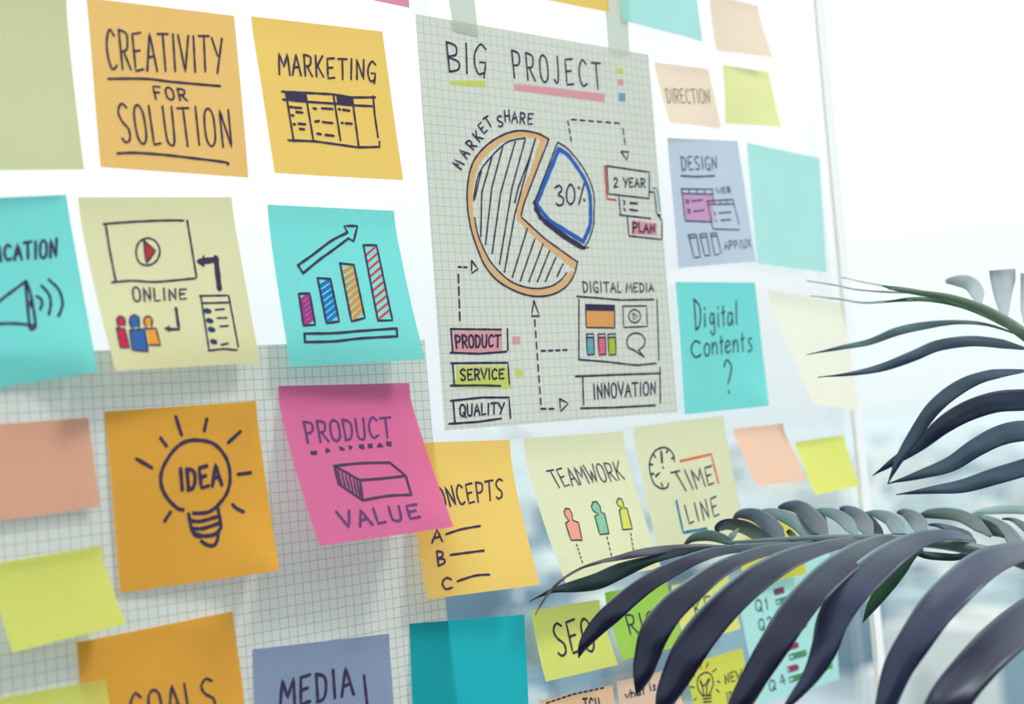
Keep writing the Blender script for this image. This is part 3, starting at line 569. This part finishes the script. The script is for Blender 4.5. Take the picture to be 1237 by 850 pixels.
def tube(name, P, R, mat, parent, n=10):
    P = cat([tuple(p)+(r,) for p, r in zip(P, R)], 6); V = []; Fc = []; N = len(P)
    for i, (x, y, z, r) in enumerate(P):
        a = Vector(P[max(0, i-1)][:3]); b = Vector(P[min(N-1, i+1)][:3]); t = (b-a).normalized()
        s1 = t.orthogonal().normalized() if i == 0 else (s1-t*s1.dot(t)).normalized()
        s2 = t.cross(s1)
        for k in range(n):
            an = 2*math.pi*k/n; V.append(Vector((x, y, z))+(s1*math.cos(an)+s2*math.sin(an))*r)
    Fc = [(i*n+k, i*n+(k+1) % n, (i+1)*n+(k+1) % n, (i+1)*n+k) for i in range(N-1) for k in range(n)]
    Fc += [tuple(range(n-1, -1, -1)), tuple((N-1)*n+k for k in range(n))]
    o = obj(name, V, Fc, mat, None, True); o.parent = parent; return o
base = at(1480, 600, .95); base.z = 0; base.y = min(base.y, -.30)
palm = bpy.data.objects.new('potted_palm', None); COL.objects.link(palm)
tag(palm, 'dark leaved potted palm arching in front of the notes from the right', 'plant')
# pot on the floor, outside the frame
def lathe(name, prof, mat, parent, c, n=40):
    V = [(c.x+r*math.cos(2*math.pi*k/n), c.y+r*math.sin(2*math.pi*k/n), c.z+z) for r, z in prof for k in range(n)]
    Fc = [(i*n+k, i*n+(k+1) % n, (i+1)*n+(k+1) % n, (i+1)*n+k) for i in range(len(prof)-1) for k in range(n)]
    o = obj(name, V, Fc, mat, None, True); o.parent = parent; return o
pot = lathe('pot', [(.001, 0), (.13, 0), (.135, .01), (.17, .30), (.178, .31), (.178, .33), (.165, .33), (.155, .29), (.155, .27), (.001, .27)], solid('white_pot', (225, 225, 220), .4, .5), palm, base)
lathe('soil', [(.001, .285), (.1, .283), (.155, .278)], solid('soil', (60, 48, 40), .9, .1, .3, 80), palm, base)
# front frond
r1 = [at(880, 655, .80), at(940, 652, .79), at(1010, 650, .775), at(1090, 652, .765), at(1170, 662, .765), at(1260, 690, .775), at(1400, 780, .82)]
r1 += [Vector((base.x-.03, base.y, .95)), Vector((base.x-.02, base.y, .5)), Vector((base.x-.01, base.y, .26))]
fr = tube('frond', r1, [.0008, .0014, .0020, .0026, .0032, .0038, .005, .006, .007, .008], solid('midrib', (104, 128, 124), .5, .4, .1, 40), palm)  # midrib colour lightened to carry the pale sheen of the leaf tops
LF = lambda *a, **k: ribbon('leaflet', *a, **k)
LF(D7, '80,315,0 190,262,22 300,240,58 420,213,82 540,160,78 700,104,42 880,62,34 1060,44,26', DG, fr, .79, .78, .2, .5)
LF(D7, '110,382,0 140,325,8 180,268,12 240,208,12 330,152,12 430,118,16 520,98,26 640,72,40 780,52,36 920,42,26 1080,38,14', TW, fr, .78, .79, .6, .5)
LF(D7, '325,597,0 350,530,48 420,440,84 500,365,96 590,285,92 690,210,84 800,150,72 920,95,56 1060,58,40 1240,40,34 1400,30,30 1600,20,24', DK, fr, .75, .79, -.6, 3.4, s=1.06)
LF(D7, '612,785,0 640,690,84 665,590,118 705,470,140 785,355,130 890,262,112 1010,170,86 1130,105,62 1280,58,46 1450,36,40 1640,18,30', DK, fr, .71, .785, -.6, 3.4, s=1.06)
LF(E4, '-75,905,30 -55,830,80 -15,745,112 40,640,132 105,545,132 205,432,124 325,332,108 450,258,82 590,208,52 720,180,34 830,166,24', DK, fr, .70, .78, -.6, 3.4, s=1.06)
LF(E8, '-10,930,30 42,850,80 110,730,98 185,610,112 245,515,116 315,425,114 400,345,104 500,275,82 600,232,50 700,222,26', DK, fr, .68, .775, -.6, 3.4, s=1.06)
LF(E8, '200,885,5 228,850,26 312,745,62 365,640,96 398,530,116 460,430,122 545,345,116 640,272,92 740,222,58 850,208,32 940,230,22', MD, fr, .68, .77, -.6, 3.4, s=1.06)
LF(E8, '590,930,60 600,850,80 645,715,108 715,600,124 790,490,132 870,405,132 960,330,120 1050,288,92 1150,270,60 1260,300,34', MD, fr, .66, .775, -.6, 3.4, s=1.06)
LF(E8, '770,950,110 830,850,150 905,750,150 1010,635,152 1124,540,150 1240,460,130 1380,400,80', DK, fr, .64, .79, -.6, 3.4, s=1.06)
LF(E8, '510,542,0 545,478,40 600,400,62 655,330,60 700,285,34 740,262,20', LG, fr, .80, .775, .2, .5)
LF(E8, '690,262,6 740,282,26 810,290,30 880,290,24 960,262,20 1020,250,16', DG, fr, .80, .78, .2, .4)
LF(E8, '560,215,10 640,212,20 740,215,18 830,212,14', DG, fr, .78, .77, .2, .4)
# leaflets of the far side, arching up over the midrib
for T, q, m_, a, b in (
    (E4, '20,200,4 60,168,26 120,158,34 180,172,30 230,196,18', DG, .83, .80),
    (E4, '162,150,4 162,128,26 200,112,34 270,125,42 325,155,42 375,190,34', MD, .84, .80),
    (E4, '225,92,8 250,72,26 300,72,40 350,95,54 395,140,56 430,185,46', DK, .85, .795),
    (E4, '335,60,8 370,62,24 420,75,36 480,105,44 530,145,46 565,180,34', GL, .85, .79),
    (E4, '408,45,8 440,38,26 490,42,44 535,75,56 575,120,56 610,172,40', DK, .86, .785),
    (E8, '325,116,6 360,118,22 410,132,34 455,165,40 492,215,34', GL, .86, .785),
    (E8, '422,108,8 450,112,26 490,135,44 520,170,50 545,218,40', MD, .86, .78),
    (E8, '520,124,6 560,128,24 610,145,40 640,175,48 665,212,40', GL, .86, .78),
    (E8, '640,122,6 670,124,26 705,145,44 728,170,48 745,200,36', MD, .86, .775),
    (E8, '722,138,8 760,128,26 820,126,34 880,135,36 940,165,38 1000,212,30', DG, .87, .775),
    (E8, '760,168,4 800,172,14 850,190,26 900,215,38 940,240,30', MD, .85, .775),
    (E8, '915,136,3 960,142,16 1010,160,28 1060,195,38 1100,250,46 1124,300,50', GL, .86, .775),
    (E8, '915,134,3 960,120,16 1030,112,24 1124,112,26 1260,130,26', SK, .88, .80),
    (E8, '1040,146,4 1080,150,12 1124,175,24 1180,220,34 1240,300,34', MD, .87, .78),
    (E8, '1050,190,4 1085,220,12 1124,245,22 1190,290,26', DK, .85, .78),
    (E4, '190,205,8 215,165,20 245,130,18', PL, .84, .80)):
    LF(T, q, m_, fr, a, b, 1.4, 2.4, fold=.25, s=1.28)
for T, q in ((E8, '530,130,6 550,165,36 565,205,50 560,232,30'), (E8, '345,128,6 360,150,26 355,190,26 350,220,16'), (E8, '225,190,16 240,205,24 260,218,20'), (E8, '900,150,10 950,165,40 1000,185,50 1050,215,30')):
    LF(T, q, DG, fr, .84, .81, .2, .3)
# upper frond
r2 = [at(*U1((300, 128)), .86), at(*U1((400, 140)), .85), at(*U1((500, 158)), .845), at(*U1((600, 192)), .84), at(*U1((680, 235)), .835), at(*U1((750, 285)), .83), at(1330, 470, .84), at(1430, 600, .88)]
r2 += [Vector((base.x+.01, base.y+.02, 1.1)), Vector((base.x+.02, base.y+.01, .6)), Vector((base.x+.02, base.y, .26))]
fr2 = tube('frond', r2, [.0006, .0012, .0020, .0026, .0030, .0034, .0042, .005, .006, .007, .008], solid('palm_stem', (98, 122, 104), .5, .4, .1, 40), palm)
LU = lambda q, m_, a, b, *t, **k: ribbon('leaflet', U1, q, m_, fr2, a, b, *t, **k)
LU('290,172,2 360,164,12 440,165,14 540,185,16 640,225,18 740,285,18', LG, .87, .84)
LU('280,120,2 330,130,14 400,142,18 480,158,16 560,182,12', LG, .865, .845)
LU('150,92,1 220,108,2 300,122,5 380,136,8', PL, .93, .855)
LU('38,104,1 120,116,2 200,132,3 300,140,5 380,142,8', UG, .93, .855)
LU('50,152,1 140,162,4 220,174,6 300,170,8 380,164,8', SK, .93, .86)
LU('38,341,0 150,318,13 240,300,20 330,266,27 420,247,24 520,237,14 620,245,9 740,285,8', UG, .90, .835, .4, .9)
LU('74,413,0 180,402,12 280,382,26 380,345,34 460,312,36 560,298,34 650,304,30 740,322,26', UM, .88, .825, .3, 1, fold=.3)
LU('298,757,0 335,678,26 390,590,42 450,508,48 530,445,46 620,408,34 740,392,26', UM, .84, .82, .2, .8)
LU('250,729,0 320,682,26 400,632,38 480,565,58 560,520,66 650,492,68 740,486,68 850,480,50', UD, .86, .82, .2, .7)
LU('298,755,0 400,726,28 500,692,50 580,640,60 660,600,66 740,585,66 850,590,50', UM, .83, .815, .2, .7)
LU('325,790,0 430,776,22 540,762,44 640,732,54 740,702,56 860,660,50', UM, .82, .815, .2, .7)
LU('484,106,12 520,104,34 560,112,46 585,140,46 596,190,26', PL, .90, .84, .3, .6)
LU('666,68,84 668,100,80 668,140,62 672,190,38 682,226,16', PL, .91, .835, .1, .3)
LU('750,80,50 748,130,46 742,190,34 738,240,20', PL, .91, .83, .1, .3)
